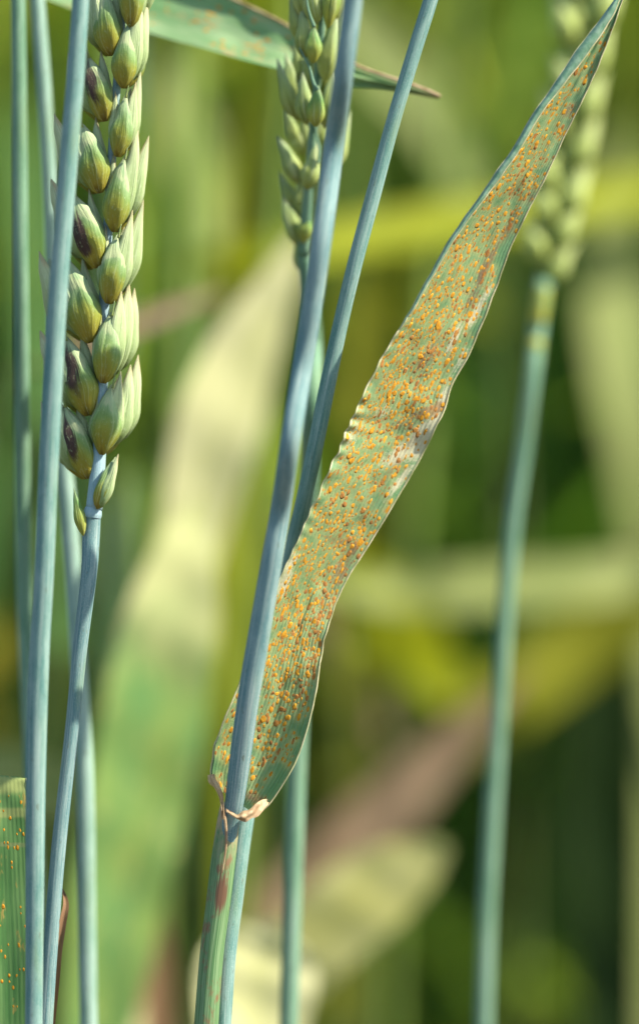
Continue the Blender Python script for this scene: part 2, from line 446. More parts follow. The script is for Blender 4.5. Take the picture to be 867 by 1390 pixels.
def spikelet_px(t, bx, by, tx, ty, d, wpx, side, mats, lem=2, purple=False, lemlen=1.3, spread=.55, lemw=.95):
    """a spikelet facing the lens: one glume in front, lemmas fanning out to the given side behind it, back glume"""
    gm = mats[0] + ('_purple' if purple else '')
    b = P(bx, by, d); tp = P(tx, ty, d + .0006)
    wpx *= random.uniform(1.02, 1.12); wid = W(wpx, d)
    core = husk('spikelet', 'lemma', P(bx, by - 2, d + wid * .45), P(tx + side * wpx * .25, ty - wpx * .25, d + wid * .45), wid * 1.0, mats[1]); parent(core, t)
    g1 = husk('glume', 'glume', b, tp, wid, gm); parent(g1, core)
    ax, ay = tx - bx, ty - by
    for k_ in range(lem):
        s = spread * (k_ + 1)
        jl = random.uniform(.90, 1.10); js = random.uniform(.75, 1.2)
        lb = P(bx + side * wpx * .22 * (k_ + 1), by + ay * .06 * (k_ + 1), d + wid * (.25 + .22 * k_))
        lt = P(bx + ax * lemlen * (1 - .04 * k_) + side * wpx * s * js, by + ay * lemlen * jl * (1 + .05 * k_), d + wid * (.2 + .2 * k_))
        parent(husk('lemma', 'lemma', lb, lt, wid * lemw * random.uniform(.85, 1.1), mats[1], face=(-FWD + RIGHT * side * .6)), core)
    pts, rad = path([(tx, ty + 5, d - .0002, 4.5), (tx + side * 1.5, ty - 3, d - .0003, 3), (tx + side * 4, ty - 11 - random.random() * 6, d - .0004, 1)], 4)
    parent(tube('beak', pts, rad, M['lemma'], 6), core)
    parent(husk('lemma', 'lemma', P(bx - side * wpx * .10, by - 4, d + wid * .35), P(tx - side * wpx * .42, ty - wpx * random.uniform(.1, .35), d + wid * .3), wid * .6, mats[1]), core)
    g2 = husk('glume', 'glume', P(bx + side * wpx * .1, by, d + wid * .8), P(tx + side * wpx * .5, ty, d + wid * .9), wid, mats[0], face=FWD); parent(g2, core)
    return core

# ================================================================== the sharp plants
# ---- blue-green stalk at the left, in front of the ear
stalk('pale blue-green bare stalk standing just in front of the big wheat ear',
      [(113, -60, -.012, 22), (110, 0, -.012, 23), (103, 100, -.012, 24), (95, 200, -.012, 25), (79, 400, -.012, 26), (68, 600, -.011, 27), (60, 780, -.010, 27), (54, 880, -.009, 28), (50, 1000, -.008, 28), (48, 1150, -.007, 26), (47, 1300, -.006, 24), (46, 1420, -.006, 24)],
      M['stem'], lean=(-.01, 0))
# ---- two blurred stalks behind it
stalk('blurred green stalk behind the bare pale stalk, parallel to it near its top',
      [(23, -60, .020, 20), (25, 0, .020, 20), (27, 200, .020, 21), (29, 400, .020, 21), (33, 780, .03, 22), (39, 950, .03, 22), (46, 1100, .03, 22), (55, 1300, .03, 22), (60, 1420, .03, 22)], M['stem_green'], lean=(.02, .02))
stalk('blurred pale stalk crossing behind the bare stalk and beside the ear-bearing stem',
      [(46, -60, .026, 20), (51, 0, .026, 20), (62, 150, .026, 20), (70, 300, .026, 20), (75, 450, .026, 21), (83, 580, .026, 22), (92, 680, .026, 23), (100, 780, .026, 23), (110, 950, .026, 23), (116, 1060, .026, 24), (119, 1300, .026, 24), (121, 1420, .026, 24)], M['stem_pale'], lean=(.01, .03))

# ---- big ear with its stem
ear = stalk('bluish stem carrying the largest sharp wheat ear with purple-stained husks',
      [(127, 690, .001, 21), (124, 728, .001, 24), (121, 780, 0, 22), (109, 880, 0, 20), (97, 1000, 0, 19), (80, 1150, 0, 20), (68, 1300, 0, 20), (60, 1420, 0, 21)], M['stem_blue'], lean=(-.02, .01))
pts, rad = path([(178, -120, .004, 8), (168, 0, .003, 10), (160, 100, .003, 11), (153, 200, .003, 12), (148, 290, .003, 13), (143, 380, .003, 14), (140, 470, .003, 15), (138, 560, .002, 17), (134, 625, .002, 20), (128, 692, .001, 23)])
parent(tube('rachis', pts, rad, M['rachis'], 14), ear)
pts, rad = path([(127, 689, .001, 22), (126, 697, .001, 25.5), (125, 703, .001, 24)], 4)
parent(tube('node', pts, rad, M['rachis'], 16), ear)
GM = ('glume', 'lemma')
left = [((150, 76), (143, -18), 36, 0), ((142, 165), (121, 74), 37, 1), ((136, 262), (112, 168), 41, 0), ((133, 364), (103, 262), 43, 1),
        ((124, 465), (92, 352), 45, 0), ((121, 564), (91, 458), 43, 1), ((119, 650), (89, 548), 39, 1)]
right = [((177, 36), (180, -60), 36, 0), ((167, 120), (176, 30), 34, 0), ((160, 213), (171, 128), 34, 0), ((154, 315), (170, 212), 38, 0),
         ((146, 412), (161, 318), 38, 0), ((139, 520), (152, 424), 40, 0), ((137, 617), (153, 522), 42, 0)]
for (b, tp, w_, pur) in left:
    spikelet_px(ear, *b, *tp, .0012 + (b[0] % 3) * .0003, w_, -1, GM, 2, bool(pur), lemlen=1.08, spread=.42)
for i, (b, tp, w_, pur) in enumerate(right):
    spikelet_px(ear, *b, *tp, .0004 + (b[1] % 4) * .0002, w_ * .92, 1, GM, 3 if i in (5, 6) else 2, False, lemlen=1.30, spread=.36 if i < 5 else .25, lemw=.80)
spikelet_px(ear, 176, -40, 170, -130, .001, 36, -1, GM, 2); spikelet_px(ear, 186, -70, 194, -160, .001, 34, 1, GM, 2)
# the two stunted spikelets at the foot of the ear
c = husk('spikelet', 'lemma', P(131, 691, -.0006), P(158, 620, .0004), W(27), 'glume'); parent(c, ear)
parent(husk('glume', 'lemma', P(137, 689, -.001), P(161, 616, -.0004), W(18), 'lemma'), c)
c = husk('spikelet', 'lemma', P(113, 728, -.0004), P(101, 662, .001), W(16), 'glume2'); parent(c, ear)
# dried leaf scrap clinging to the foot of the stem
parent(blade('dried_leaf', [(66, 1430, .002, 10), (74, 1340, .001, 13), (79, 1290, 0, 12), (86, 1250, 0, 10), (90, 1228, .001, 8), (87, 1212, .003, 4), (82, 1204, .004, 2)], M['leaf_brown'], roll=35, keel=.5), ear)

# ---- slender stalk crossing behind the rusted leaf
stalk('slender sharp stalk slanting down behind the rusted leaf',
      [(600, -60, .001, 19), (584, 0, .001, 20), (562, 70, .001, 20), (532, 170, .001, 20), (505, 270, .001, 21), (481, 360, .001, 21), (462, 440, .002, 21), (445, 520, .003, 22), (429, 600, .004, 22), (412, 680, .006, 22), (398, 740, .008, 22), (374, 850, .011, 23), (350, 980, .011, 24), (337, 1080, .008, 25), (327, 1150, .006, 25), (318, 1220, .005, 25), (308, 1300, .004, 25), (300, 1420, .004, 25)],
      M['stem'], lean=(.01, .02))

# ---- the plant with the rusted flag leaf
flag = stalk('stout blue stalk bearing the long leaf speckled with orange rust',
      [(485, -60, -.021, 25), (479, 0, -.020, 26), (466, 100, -.0185, 27), (453, 200, -.0108, 28), (437, 320, -.015, 28), (424, 410, -.0138, 28), (410, 500, -.0125, 28), (394, 600, -.017, 28), (381, 690, -.0096, 28), (369, 760, -.0088, 29), (352, 860, -.0072, 30), (337, 950, -.0055, 30), (326, 1030, -.003, 29), (318, 1090, -.001, 26), (309, 1140, .0005, 23), (300, 1220, .001, 23), (289, 1310, .001, 23), (278, 1420, .001, 23)],
      M['stem_blue'], lean=(-.01, .01), seg=22)
# edges of the blade in the photograph, base to tip: left x, left y, right x, right y, depth left, depth right, cup (metres)
ST = [(296, 1072, 348, 1108, .0005, .000, .0034), (287, 1056, 368, 1088, -.0006, -.0004, .0048), (288, 1026, 392, 1052, -.0014, -.0006, .0058), (296, 999, 407, 1020, -.0018, -.0004, .0058), (305, 975, 418, 986, -.002, 0, .0054),
      (320, 940, 427, 948, -.0022, .0005, .0048), (333, 905, 433, 910, -.0024, .001, .0040), (347, 868, 438, 878, -.0026, .0016, .0032), (362, 828, 446, 848, -.0028, .002, .0026), (377, 792, 456, 818, -.003, .0026, .002), (394, 755, 472, 784, -.003, .003, .0016),
      (418, 702, 498, 743, -.003, .0032, .0013), (431, 674, 518, 711, -.003, .0034, .0012), (443, 646, 540, 674, -.003, .0036, .0012), (456, 619, 560, 640, -.003, .0038, .0013), (468, 590, 577, 609, -.0028, .0034, .0016), (478, 568, 591, 580, -.0026, .0026, .002),
      (491, 539, 603, 556, -.0026, .0028, .0016), (508, 505, 613, 522, -.0026, .0034, .0012), (529, 466, 634, 485, -.0026, .0036, .0012), (553, 428, 650, 448, -.0026, .0036, .0012), (577, 383, 670, 398, -.0026, .0036, .0012), (613, 320, 693, 335, -.0026, .0034, .0012), (646, 273, 719, 281, -.0024, .003, .0011),
      (672, 235, 739, 242, -.0022, .0026, .001), (697, 199, 763, 190, -.002, .0024, .001), (722, 156, 786, 144, -.0018, .002, .0009), (746, 122, 801, 112, -.0014, .0016, .0008), (775, 78, 818, 72, -.001, .0012, .0006), (797, 48, 832, 36, -.0006, .001, .0005), (820, 18, 842, 6, -.0004, .0008, .0003), (840, -10, 852, -22, 0, .0006, .0002), (872, -58, 876, -62, 0, .0002, 0)]
S = catmull(ST, 14); S[:, 6] *= np.where(S[:, 1] > 780, .62, 1.0 - .38 * np.clip((S[:, 1] - 680) / 100, 0, 1)); S[:, 4:6] *= 1.25; NS = len(S); NU = 61
Ls = np.array([P(a[0], a[1], a[4]) for a in S]); Rs = np.array([P(a[2], a[3], a[5]) for a in S])
cup = S[:, 6]
def flag_prof(f, u):
    i = min(int(round(f * (NS - 1))), NS - 1); c_ = cup[i]
    smooth_ = (1 - (2 * u - 1) ** 2) * c_
    crease = .0002 * math.exp(-((u - .56) / .05) ** 2) if f > .06 else 0.0           # midrib groove
    yy = S[i][1]
    pucker = .00032 * math.exp(-(u / .08) ** 2) * (math.sin(yy * .27 + 2.4 * math.sin(yy * .043)) + .8 * noise.noise(Vector((yy * .09, 2, 0)))) * math.exp(-((yy - 600) / 130) ** 2)
    und = .0006 * noise.noise(Vector((u * 2.2, f * 9, 3.1))) + .00025 * noise.noise(Vector((u * 7, f * 40, 8.1)))
    kink = .0002 * math.exp(-((yy - 565 - 25 * u) / 13) ** 2) * (u ** 1.5)
    return smooth_ + crease + pucker + und + kink
# puckered, slightly ragged edge
tl = Ls - Rs; tl /= np.linalg.norm(tl, axis=1)[:, None]
for i in range(NS):
    yy = S[i][1]
    Ls[i] += tl[i] * (W(1.3) * math.sin(yy * .27 + 2.4 * math.sin(yy * .043)) * math.exp(-((yy - 620) / 110) ** 2) + W(1.7) * noise.noise(Vector((yy * .05, 0, 0))))
    Rs[i] -= tl[i] * (W(1.2) * noise.noise(Vector((yy * .045, 5, 0))))
G = ribbon_grid(Ls, Rs, NU, flag_prof)
def surf(fi, u):
    """point, tangent, normal on the blade at row fi (float), u"""
    fi = min(max(fi, 1), NS - 2.001); i = int(fi); a = fi - i; x = min(u, .9999) * (NU - 1); j = int(x); b = x - j
    p = (G[i, j] * (1 - a) + G[i + 1, j] * a) * (1 - b) + (G[i, j + 1] * (1 - a) + G[i + 1, j + 1] * a) * b
    tg = G[i + 1, j] - G[i - 1, j]; ac = G[i, min(j + 1, NU - 1)] - G[i, max(j - 1, 0)]
    nn = np.cross(tg, ac); nn /= np.linalg.norm(nn); tg = tg / np.linalg.norm(tg)
    if np.dot(nn, np.array(FWD)) > 0: nn = -nn
    return p, tg, nn
# image position of every grid vertex (for the patches of dead tissue)
us = np.linspace(0, 1, NU)
GX = S[:, 0][:, None] * (1 - us) + S[:, 2][:, None] * us; GY = S[:, 1][:, None] * (1 - us) + S[:, 3][:, None] * us
UU = np.broadcast_to(us, GX.shape)
def rot_blob(cx, cy, la, lb, ang):
    a = R(ang); dx, dy = GX - cx, GY - cy
    s_, t_ = dx * math.cos(a) + dy * math.sin(a), -dx * math.sin(a) + dy * math.cos(a)
    return np.exp(-((s_ / la) ** 2 + (t_ / lb) ** 2))
brown = np.zeros_like(GX); dry = np.zeros_like(GX)
for (cx, cy, la, lb, an, s_) in [(588, 556, 34, 9, -20, 1.0), (612, 535, 24, 6, -62, .7), (545, 575, 36, 9, -10, .55), (655, 368, 26, 5, -65, 1.0), (665, 350, 40, 11, -60, .6), (640, 405, 36, 8, -62, .6), (585, 480, 45, 9, -62, .6), (572, 490, 20, 4, -65, .8),
                                 (690, 310, 44, 9, -62, .6), (700, 250, 30, 7, -60, .5), (772, 150, 16, 6, -60, .7), (720, 270, 14, 5, -60, .6), (480, 745, 14, 6, -60, .9), (460, 735, 36, 8, 15, .6), (462, 775, 34, 16, -60, .65), (440, 815, 45, 14, -70, .45), (430, 860, 50, 12, -75, .4),
                                 (530, 640, 46, 8, -50, .5), (560, 600, 30, 12, -50, .5), (345, 1085, 26, 10, 15, .7), (292, 1062, 16, 10, 60, .7), (500, 690, 40, 6, -50, .4), (395, 1040, 20, 5, -60, .4)]:
    brown = np.maximum(brown, s_ * rot_blob(cx, cy, la, lb, an))
for (cx, cy, la, lb, an, s_) in [(572, 596, 38, 17, -55, .95), (545, 615, 38, 14, -30, .7), (590, 575, 20, 12, -50, .9), (600, 545, 30, 8, -70, .7), (645, 425, 34, 6, -62, .7), (615, 460, 30, 8, -62, .6), (625, 490, 26, 7, -62, .45), (545, 650, 36, 7, -52, .6),
                                 (480, 590, 30, 10, -60, .4), (385, 790, 30, 10, -65, .6), (395, 765, 20, 6, -60, .6), (660, 400, 20, 5, -62, .6), (420, 1000, 60, 4, -72, .4), (515, 560, 30, 14, -20, .35)]:
    dry = np.maximum(dry, s_ * rot_blob(cx, cy, la, lb, an))
edge = np.exp(-(UU / .016) ** 2) + np.exp(-((1 - UU) / .014) ** 2)
dry = np.maximum(dry, edge * .75)
# rust pustules: dense in the middle, sparse near base and tip
def density(x, y, u):
    d = np.interp(y, [8, 45, 120, 250, 330, 420, 560, 640, 690, 720, 800, 900, 960, 1040, 1090], [.0, .22, .48, .75, .9, .9, .85, .72, .34, .75, 1.0, .80, .42, .20, .05])
    if y < 560: d *= np.interp(u, [0, .05, .2, .7, .88, 1], [.2, .9, 1, .85, .45, .15])
    elif y < 700: d *= np.interp(u, [0, .05, .35, .7, .9, 1], [.4, 1, 1, .6, .18, .05])
    else: d *= np.interp(u, [0, .08, .3, .6, .8, .95, 1], [.35, .7, .8, 1.15, 1.0, .45, .1])
    cl = noise.noise(Vector((x * .022, y * .022, 1.7))) * .55 + noise.noise(Vector((x * .05, y * .05, 9.7))) * .4
    return d * max(.10, 1.05 + cl * 1.35)
pus = []; grid = {}
tries = 0
while len(pus) < 2050 and tries < 90000:
    tries += 1
    fi = random.uniform(3, NS - 30); u = random.uniform(.025, .975); i = int(fi); x, y = GX[i, int(u * 60)], GY[i, int(u * 60)]
    wpx = math.hypot(S[i][2] - S[i][0], S[i][3] - S[i][1])
    if random.random() > density(x, y, u) * wpx / 110: continue
    size = random.choice([.35, .45, .55, .65, .8, .9, 1.0, 1.1, 1.35]) * (1.0 if y > 130 else .85)
    key = (int(x // 12), int(y // 12)); ok = True
    for a in (-1, 0, 1):
        for b in (-1, 0, 1):
            for (x2, y2, s2) in grid.get((key[0] + a, key[1] + b), []):
                if math.hypot(x - x2, y - y2) < 3.6 * (size + s2) * .62: ok = False
    if not ok: continue
    grid.setdefault(key, []).append((x, y, size)); pus.append((fi, u, x, y, size))
halo = np.zeros_like(GX)
for (fi, u, x, y, s_) in pus:
    i0, i1 = max(0, int(fi) - 6), min(NS, int(fi) + 7)
    d2 = (GX[i0:i1] - x) ** 2 + (GY[i0:i1] - y) ** 2
    halo[i0:i1] = np.maximum(halo[i0:i1], np.exp(-d2 / (5.8 * s_ + .6) ** 2))
cols = np.stack([halo, brown, dry, np.ones_like(dry)], -1).reshape(-1, 4)
fb = grid_mesh('leaf_blade', G, M['flag'], cols); parent(fb, flag)
fb['label'] = 'long green flag leaf blade covered in orange rust pustules'
def domes(name, items, mat, par):
    v, f = [], []
    for (p, tg, nn, L, Wd, H) in items:
        sd = np.cross(nn, tg); o = len(v)
        jx = random.uniform(.85, 1.15)
        for (rad_, h) in ((1.0, -.25), (.86, .55), (.5, .92)):
            for j in range(7):
                th = j / 7 * 2 * math.pi; jr = random.uniform(.6, 1.35)
                v.append(p + tg * math.cos(th) * L * rad_ * jr + sd * math.sin(th) * Wd * rad_ * jr * jx + nn * H * h)
        v.append(p + nn * H)
        for r_ in range(2):
            for j in range(7):
                a, b = o + r_ * 7 + j, o + r_ * 7 + (j + 1) % 7; f.append((a, b, b + 7, a + 7))
        for j in range(7): f.append((o + 14 + j, o + 14 + (j + 1) % 7, o + 21))
    ob = mesh_obj(name, v, f, mat); ob['kind'] = 'stuff'; parent(ob, par); return ob
bright, dull = [], []
for (fi, u, x, y, s_) in pus:
    p, tg, nn = surf(fi, u)
    it = (p, tg, nn, W(3.5) * s_ * random.uniform(.75, 1.45), W(2.4) * s_ * random.uniform(.7, 1.25), W(.22) * s_)
    bi = brown[int(fi), int(u * 60)]
    (dull if random.random() < .16 + .7 * bi + (.18 if y > 780 else 0) else bright).append(it)
domes('rust_pustules', bright, M['pustule'], fb); domes('dull_rust_pustules', dull, M['pustule_dull'], fb)
# pale cartilage margins
n2 = np.array(-FWD) * .00003
for nm, ed, w0 in (('leaf_margin', G[:, 0], .00012), ('leaf_margin', G[:, -1], .00015)):
    parent(tube(nm, ed[2:] + n2, [w0 * (.85 + .3 * noise.noise(Vector((i * .11, w0 * 1e4, 0)))) * min(1, (len(ed) - i) / 60 + .35) for i in range(2, len(ed))], M['margin'], 6), fb)
# left edge folded over towards the lens in the upper half
FW = [(540, 448, 1), (555, 422, 4), (577, 383, 6), (613, 320, 8), (646, 273, 10), (672, 235, 13), (697, 199, 14), (722, 156, 15), (746, 122, 18), (775, 78, 24), (797, 48, 27), (820, 18, 22), (840, -10, 12), (868, -54, 3)]
fw = catmull(FW, 12); fl_a, fl_b = [], []
for x, y, w_ in fw:
    i = int(np.argmin((S[:, 0] - x) ** 2 + (S[:, 1] - y) ** 2)); a = Vector(G[i, 0]); d = Vector(G[i, -1]) - a; d.normalize()
    fl_a.append(np.array(a - FWD * .0001)); fl_b.append(np.array(a + d * W(w_) - FWD * (.0007 + .00002 * w_)))
Gf = ribbon_grid(np.array(fl_a), np.array(fl_b), 7, lambda f, u: -.0007 * math.sin(u * math.pi))
parent(grid_mesh('folded_edge', Gf, M['under']), fb)
parent(tube('leaf_margin', Gf[:, -1], [.00013] * len(Gf), M['margin'], 6), fb)
# sheath round the stalk below the blade
pts, rad = path([(313, 1092, .0016, 26), (311, 1106, .0012, 29), (308, 1130, .001, 31), (303, 1170, .001, 33), (297, 1220, .001, 33), (287, 1300, .001, 32), (278, 1420, .001, 33)])
pts, rad = to_ground(pts, rad * 1.02, (-.01, .01), 8)
m, t = newmat('sheath'); k = NT(t); uv = k.uv(); sx = k.sep(uv)
st = k.noise(k.vmul(uv, (40, .6, 1)), 1.0, 3, .6); bg_ = k.noise(k.vmul(uv, (4, 1.6, 1)), 1.0, 4, .7)
c_ = k.mix(k.step(st, .38, .64), (.085, .19, .065), (.20, .31, .14))
c_ = k.mix(k.math('MULTIPLY', k.step(bg_, .52, .66), .85), c_, (.22, .10, .05))
c_ = k.mix(k.math('MULTIPLY', k.step(sx[1], 1.1, .1), k.step(bg_, .38, .55)), c_, (.42, .30, .17))
du = k.math('MULTIPLY', k.math('SUBTRACT', sx[0], .53), 9.0); dv = k.math('MULTIPLY', k.math('SUBTRACT', sx[1], 1.38), 2.6)
dd = k.math('ADD', k.math('SQRT', k.math('ADD', k.math('POWER', du, 2), k.math('POWER', dv, 2))), k.math('MULTIPLY', k.math('SUBTRACT', st, .5), 1.6))
c_ = k.mix(k.math('MULTIPLY', k.step(dd, 1.0, .5), .9), c_, (.15, .06, .035))
k.out(c_, .5, .3, .12, k.bump(st, .5, .0002)); M['sheath'] = m
sh = tube('leaf_sheath', pts, rad, M['sheath'], 22, cap=False); parent(sh, flag)
# overlapping free edge of the sheath, running down its front
pts, rad = path([(301, 1088, -.0012, 4), (306, 1115, -.0019, 4), (307, 1145, -.0019, 3.5), (302, 1185, -.0017, 1.5)])
parent(tube('sheath_edge', pts, rad, M['papery'], 8), sh)
# ligule curling across the stalk, and the auricle on the other side
def lig(spec):
    s = catmull(spec, 8); A = np.array([P(a[0], a[1], a[4]) for a in s]); B = np.array([P(a[2], a[3], a[5]) for a in s])
    return ribbon_grid(A, B, 7, lambda f, u: -.0005 * math.sin(u * math.pi) + .0004 * noise.noise(Vector((f * 9, u * 3, 2))) + .0003 * math.sin(u * 7 + f * 5))
parent(grid_mesh('ligule', lig([(307, 1098, 308, 1103, -.0036, -.0038), (313, 1101, 315, 1108, -.0040, -.0042), (322, 1106, 324, 1113, -.0040, -.0042), (330, 1101, 333, 1116, -.0038, -.0040), (338, 1099, 341, 1111, -.0032, -.0034), (346, 1092, 350, 1108, -.0024, -.0026), (354, 1086, 359, 1098, -.0008, -.0008), (364, 1084, 367, 1089, .0006, .0006)]), M['papery']), flag)
parent(grid_mesh('auricle', lig([(282, 1052, 291, 1050, -.0014, -.0014), (283, 1062, 293, 1058, -.0016, -.0018), (291, 1070, 298, 1066, -.0018, -.002), (297, 1082, 303, 1079, -.002, -.0022), (300, 1096, 304, 1094, -.002, -.0022), (301, 1112, 305, 1112, -.002, -.0021)]), M['papery']), flag)

# ---- second ear behind the stout stalk
ear2 = stalk('blurred green stem rising behind the stout stalk to a short-beaked striped ear',
      [(412, 345, .022, 18), (419, 400, .025, 24), (424, 470, .03, 26), (423, 550, .020, 26), (416, 750, .036, 26), (409, 900, .037, 26), (402, 1050, .038, 26), (396, 1250, .038, 26), (391, 1420, .038, 26)], M['stem_green'], lean=(.01, .03))
pts, rad = path([(452, -120, .010, 8), (440, 0, .010, 10), (432, 90, .012, 11), (425, 170, .014, 12), (418, 260, .018, 14), (412, 347, .022, 18)])
parent(tube('rachis', pts, rad, M['stem_green'], 10), ear2)
def cluster(d, hs):
    """a spikelet given husk by husk: (base, tip, width, kind, extra depth); the first one carries the rest"""
    first = None
    for (bx, by, tx, ty, w_, kd, dz) in hs:
        o = husk('spikelet' if first is None else ('glume' if kd == 'glume' else 'lemma'), kd, P(bx, by, d + dz), P(tx, ty, d + dz), W(w_ * (1.0 if kd == 'glume' else 1.18), d), 'glume2' if kd == 'glume' else 'lemma2')
        parent(o, ear2 if first is None else first)
        if first is None: first = o
    return first
def beak(par, spec):
    pts, rad = path(spec, 8); parent(tube('beak', pts, rad, M['stem_green'], 8), par)
c = cluster(.008, [(430, 34, 418, -45, 24, 'lemma', .001), (444, 38, 458, -50, 24, 'glume', .0), (412, 26, 398, -50, 22, 'lemma', .002), (452, 30, 470, -60, 22, 'lemma', .003)])
c = cluster(.009, [(424, 86, 427, 32, 23, 'glume', -.001), (413, 80, 410, 8, 22, 'lemma', .0005), (405, 60, 394, -12, 15, 'lemma', .002), (440, 112, 458, 16, 25, 'lemma', .002), (450, 90, 470, 10, 18, 'lemma', .004)])
beak(c, [(426, 36, .0075, 6), (421, 22, .007, 4), (417, 5, .007, 3), (416, -14, .007, 1.5)])
c = cluster(.010, [(428, 172, 432, 116, 25, 'glume', -.001), (416, 170, 411, 96, 22, 'lemma', .001), (440, 175, 455, 92, 22, 'lemma', .002), (446, 160, 468, 80, 22, 'lemma', .004)])
beak(c, [(430, 122, .0085, 7), (425, 112, .008, 5), (420, 92, .008, 3.5), (412, 76, .008, 3), (405, 62, .009, 1.5)])
c = cluster(.014, [(402, 163, 376, 78, 20, 'lemma', .0), (402, 148, 388, 70, 18, 'lemma', .001), (406, 165, 398, 90, 18, 'glume', .003)])
c = cluster(.015, [(416, 258, 430, 192, 24, 'lemma', 0), (406, 250, 376, 184, 22, 'lemma', .003), (408, 212, 399, 162, 18, 'lemma', .004), (424, 240, 446, 160, 22, 'lemma', .004)])
beak(c, [(432, 222, .0135, 4), (434, 205, .0135, 4), (430, 185, .0135, 3), (427, 166, .0135, 1.5)])
c = cluster(.020, [(410, 330, 420, 284, 22, 'glume', 0), (406, 335, 384, 266, 22, 'lemma', .002), (403, 308, 388, 262, 18, 'lemma', .003), (420, 320, 440, 250, 22, 'lemma', .003)])
c = cluster(.017, [(452, 232, 476, 150, 22, 'lemma', 0), (446, 190, 466, 118, 24, 'lemma', .002), (440, 245, 464, 186, 22, 'glume', .001)])
c = cluster(.022, [(424, 345, 447, 262, 22, 'lemma', 0), (430, 300, 456, 225, 22, 'lemma', .001)])
c = cluster(.012, [(420, 128, 418, 62, 20, 'lemma', .003), (434, 130, 446, 56, 22, 'lemma', .003), (408, 120, 402, 48, 18, 'lemma', .004)])
c = cluster(.016, [(418, 214, 412, 146, 20, 'lemma', .003), (430, 212, 446, 140, 22, 'lemma', .003), (404, 205, 386, 140, 18, 'lemma', .003)])
c = cluster(.020, [(412, 296, 404, 228, 20, 'lemma', .002), (422, 290, 436, 222, 22, 'lemma', .003), (402, 292, 380, 232, 18, 'lemma', .003)])
c = cluster(.023, [(411, 372, 404, 312, 18, 'lemma', .001), (418, 376, 432, 318, 18, 'lemma', .002)])
c = cluster(.024, [(418, 420, 438, 362, 18, 'lemma', 0), (416, 400, 425, 340, 18, 'lemma', .001)])

# ---- rusted leaf crossing the top behind both ears, its end dried and twisted
TL = [(-60, -75, -55, -35, .030, .028), (20, -64, 20, -18, .030, .028), (120, -50, 100, 12, .029, .027), (220, -32, 215, 48, .028, .025), (300, -8, 288, 69, .026, .022), (345, 12, 340, 84, .024, .020), (392, 36, 388, 97, .022, .018), (430, 60, 432, 112, .020, .017), (478, 86, 478, 118, .018, .016), (510, 99, 510, 120, .017, .0165), (550, 112, 548, 125, .016, .016), (580, 123, 580, 131, .016, .016), (597, 131, 596, 133, .016, .016)]
s = catmull(TL, 10)
Gt = ribbon_grid(np.array([P(a[0], a[1], a[4]) for a in s]), np.array([P(a[2], a[3], a[5]) for a in s]), 21, lambda f, u: .0012 * math.sin(u * math.pi) + .0005 * noise.noise(Vector((u * 3, f * 14, 0))) + (.0015 * math.sin(u * 9) if f > .65 else 0))
base = Vector(P(-60, -55, .029))
pts = catmull([tuple(base + Vector((-.004, .004, .03))), tuple(base + Vector((-.002, .002, 0))), (base.x - .006, base.y + .005, .5), (base.x - .01, base.y + .01, .25), (base.x - .008, base.y + .012, -.015)], 6)
topl = thing('wheat_plant', 'plant whose green rusted leaf crosses behind both ears, its tip dried tan', 'wheat plant', (pts[-1][0], pts[-1][1], 0))
parent(tube('stem', pts, np.full(len(pts), .0015), M['stem_green'], 12), topl)
M['leaf_top'] = leaf_mat('rusted_blade_drying', (.17, .34, .13), (.33, .47, .24), dry=(.46, .40, .18), dryamt=.5, streak=(30, .8), band=[(6.9, 20, (.46, .30, .16))])
tb = grid_mesh('leaf_blade', Gt, M['leaf_top']); parent(tb, topl)
def sprinkle(Gx, n, rows, L, par, name='rust_pustules', mat='pustule'):
    it = []
    for _ in range(n):
        i = random.randint(*rows); j = random.randint(1, Gx.shape[1] - 3); p = Gx[i, j] * .5 + Gx[i, j + 1] * .5
        tg = Gx[i + 1, j] - Gx[i - 1, j]; ac = Gx[i, j + 1] - Gx[i, j]; nn = np.cross(tg, ac); nn /= np.linalg.norm(nn); tg = tg / np.linalg.norm(tg)
        if np.dot(nn, np.array(FWD)) > 0: nn = -nn
        s_ = random.uniform(.6, 1.3); it.append((p, tg, nn, W(L) * s_, W(L * .55) * s_, W(.2)))
    domes(name, it, M[mat], par)
sprinkle(Gt, 46, (22, 66), 3.6, tb)
parent(tube('leaf_margin', Gt[20:, 0] - np.array(FWD) * .0002, np.linspace(.00022, .0003, len(Gt) - 20), M['papery'], 6), tb)

# ---- banded leaf at the lower left, folded back at its top
s = catmull([(-70, 1500, 62, 1500, -.002, -.001), (-68, 1400, 58, 1400, -.002, -.001), (-66, 1300, 54, 1300, -.0015, -.001), (-64, 1200, 47, 1200, -.001, 0), (-62, 1120, 42, 1122, -.0008, 0), (-60, 1070, 38, 1072, -.0004, .0004), (-59, 1050, 36, 1056, .0010, .0014), (-58, 1060, 34, 1064, .004, .004), (-56, 1120, 28, 1120, .012, .010)], 12)
Gb = ribbon_grid(np.array([P(a[0], a[1], a[4]) for a in s]), np.array([P(a[2], a[3], a[5]) for a in s]), 25, lambda f, u: .0008 * math.sin(u * math.pi) + .0003 * noise.noise(Vector((u * 4, f * 9, 5))))
M['leaf_banded'] = leaf_mat('banded_leaf', (.095, .23, .065), (.19, .34, .11), dry=(.42, .34, .09), dryamt=.46, streak=(30, .8), band=[(4.45, 4.66, (.36, .42, .14)), (4.80, 5.2, (.36, .42, .14)), (4.0, 4.1, (.25, .32, .12))], vein=.35)
base = Vector(P(-5, 1500, 0)); pts = catmull([tuple(base + FWD * .001), (base.x, base.y + .004, .5), (base.x - .004, base.y + .006, .25), (base.x - .004, base.y + .008, -.015)], 6)
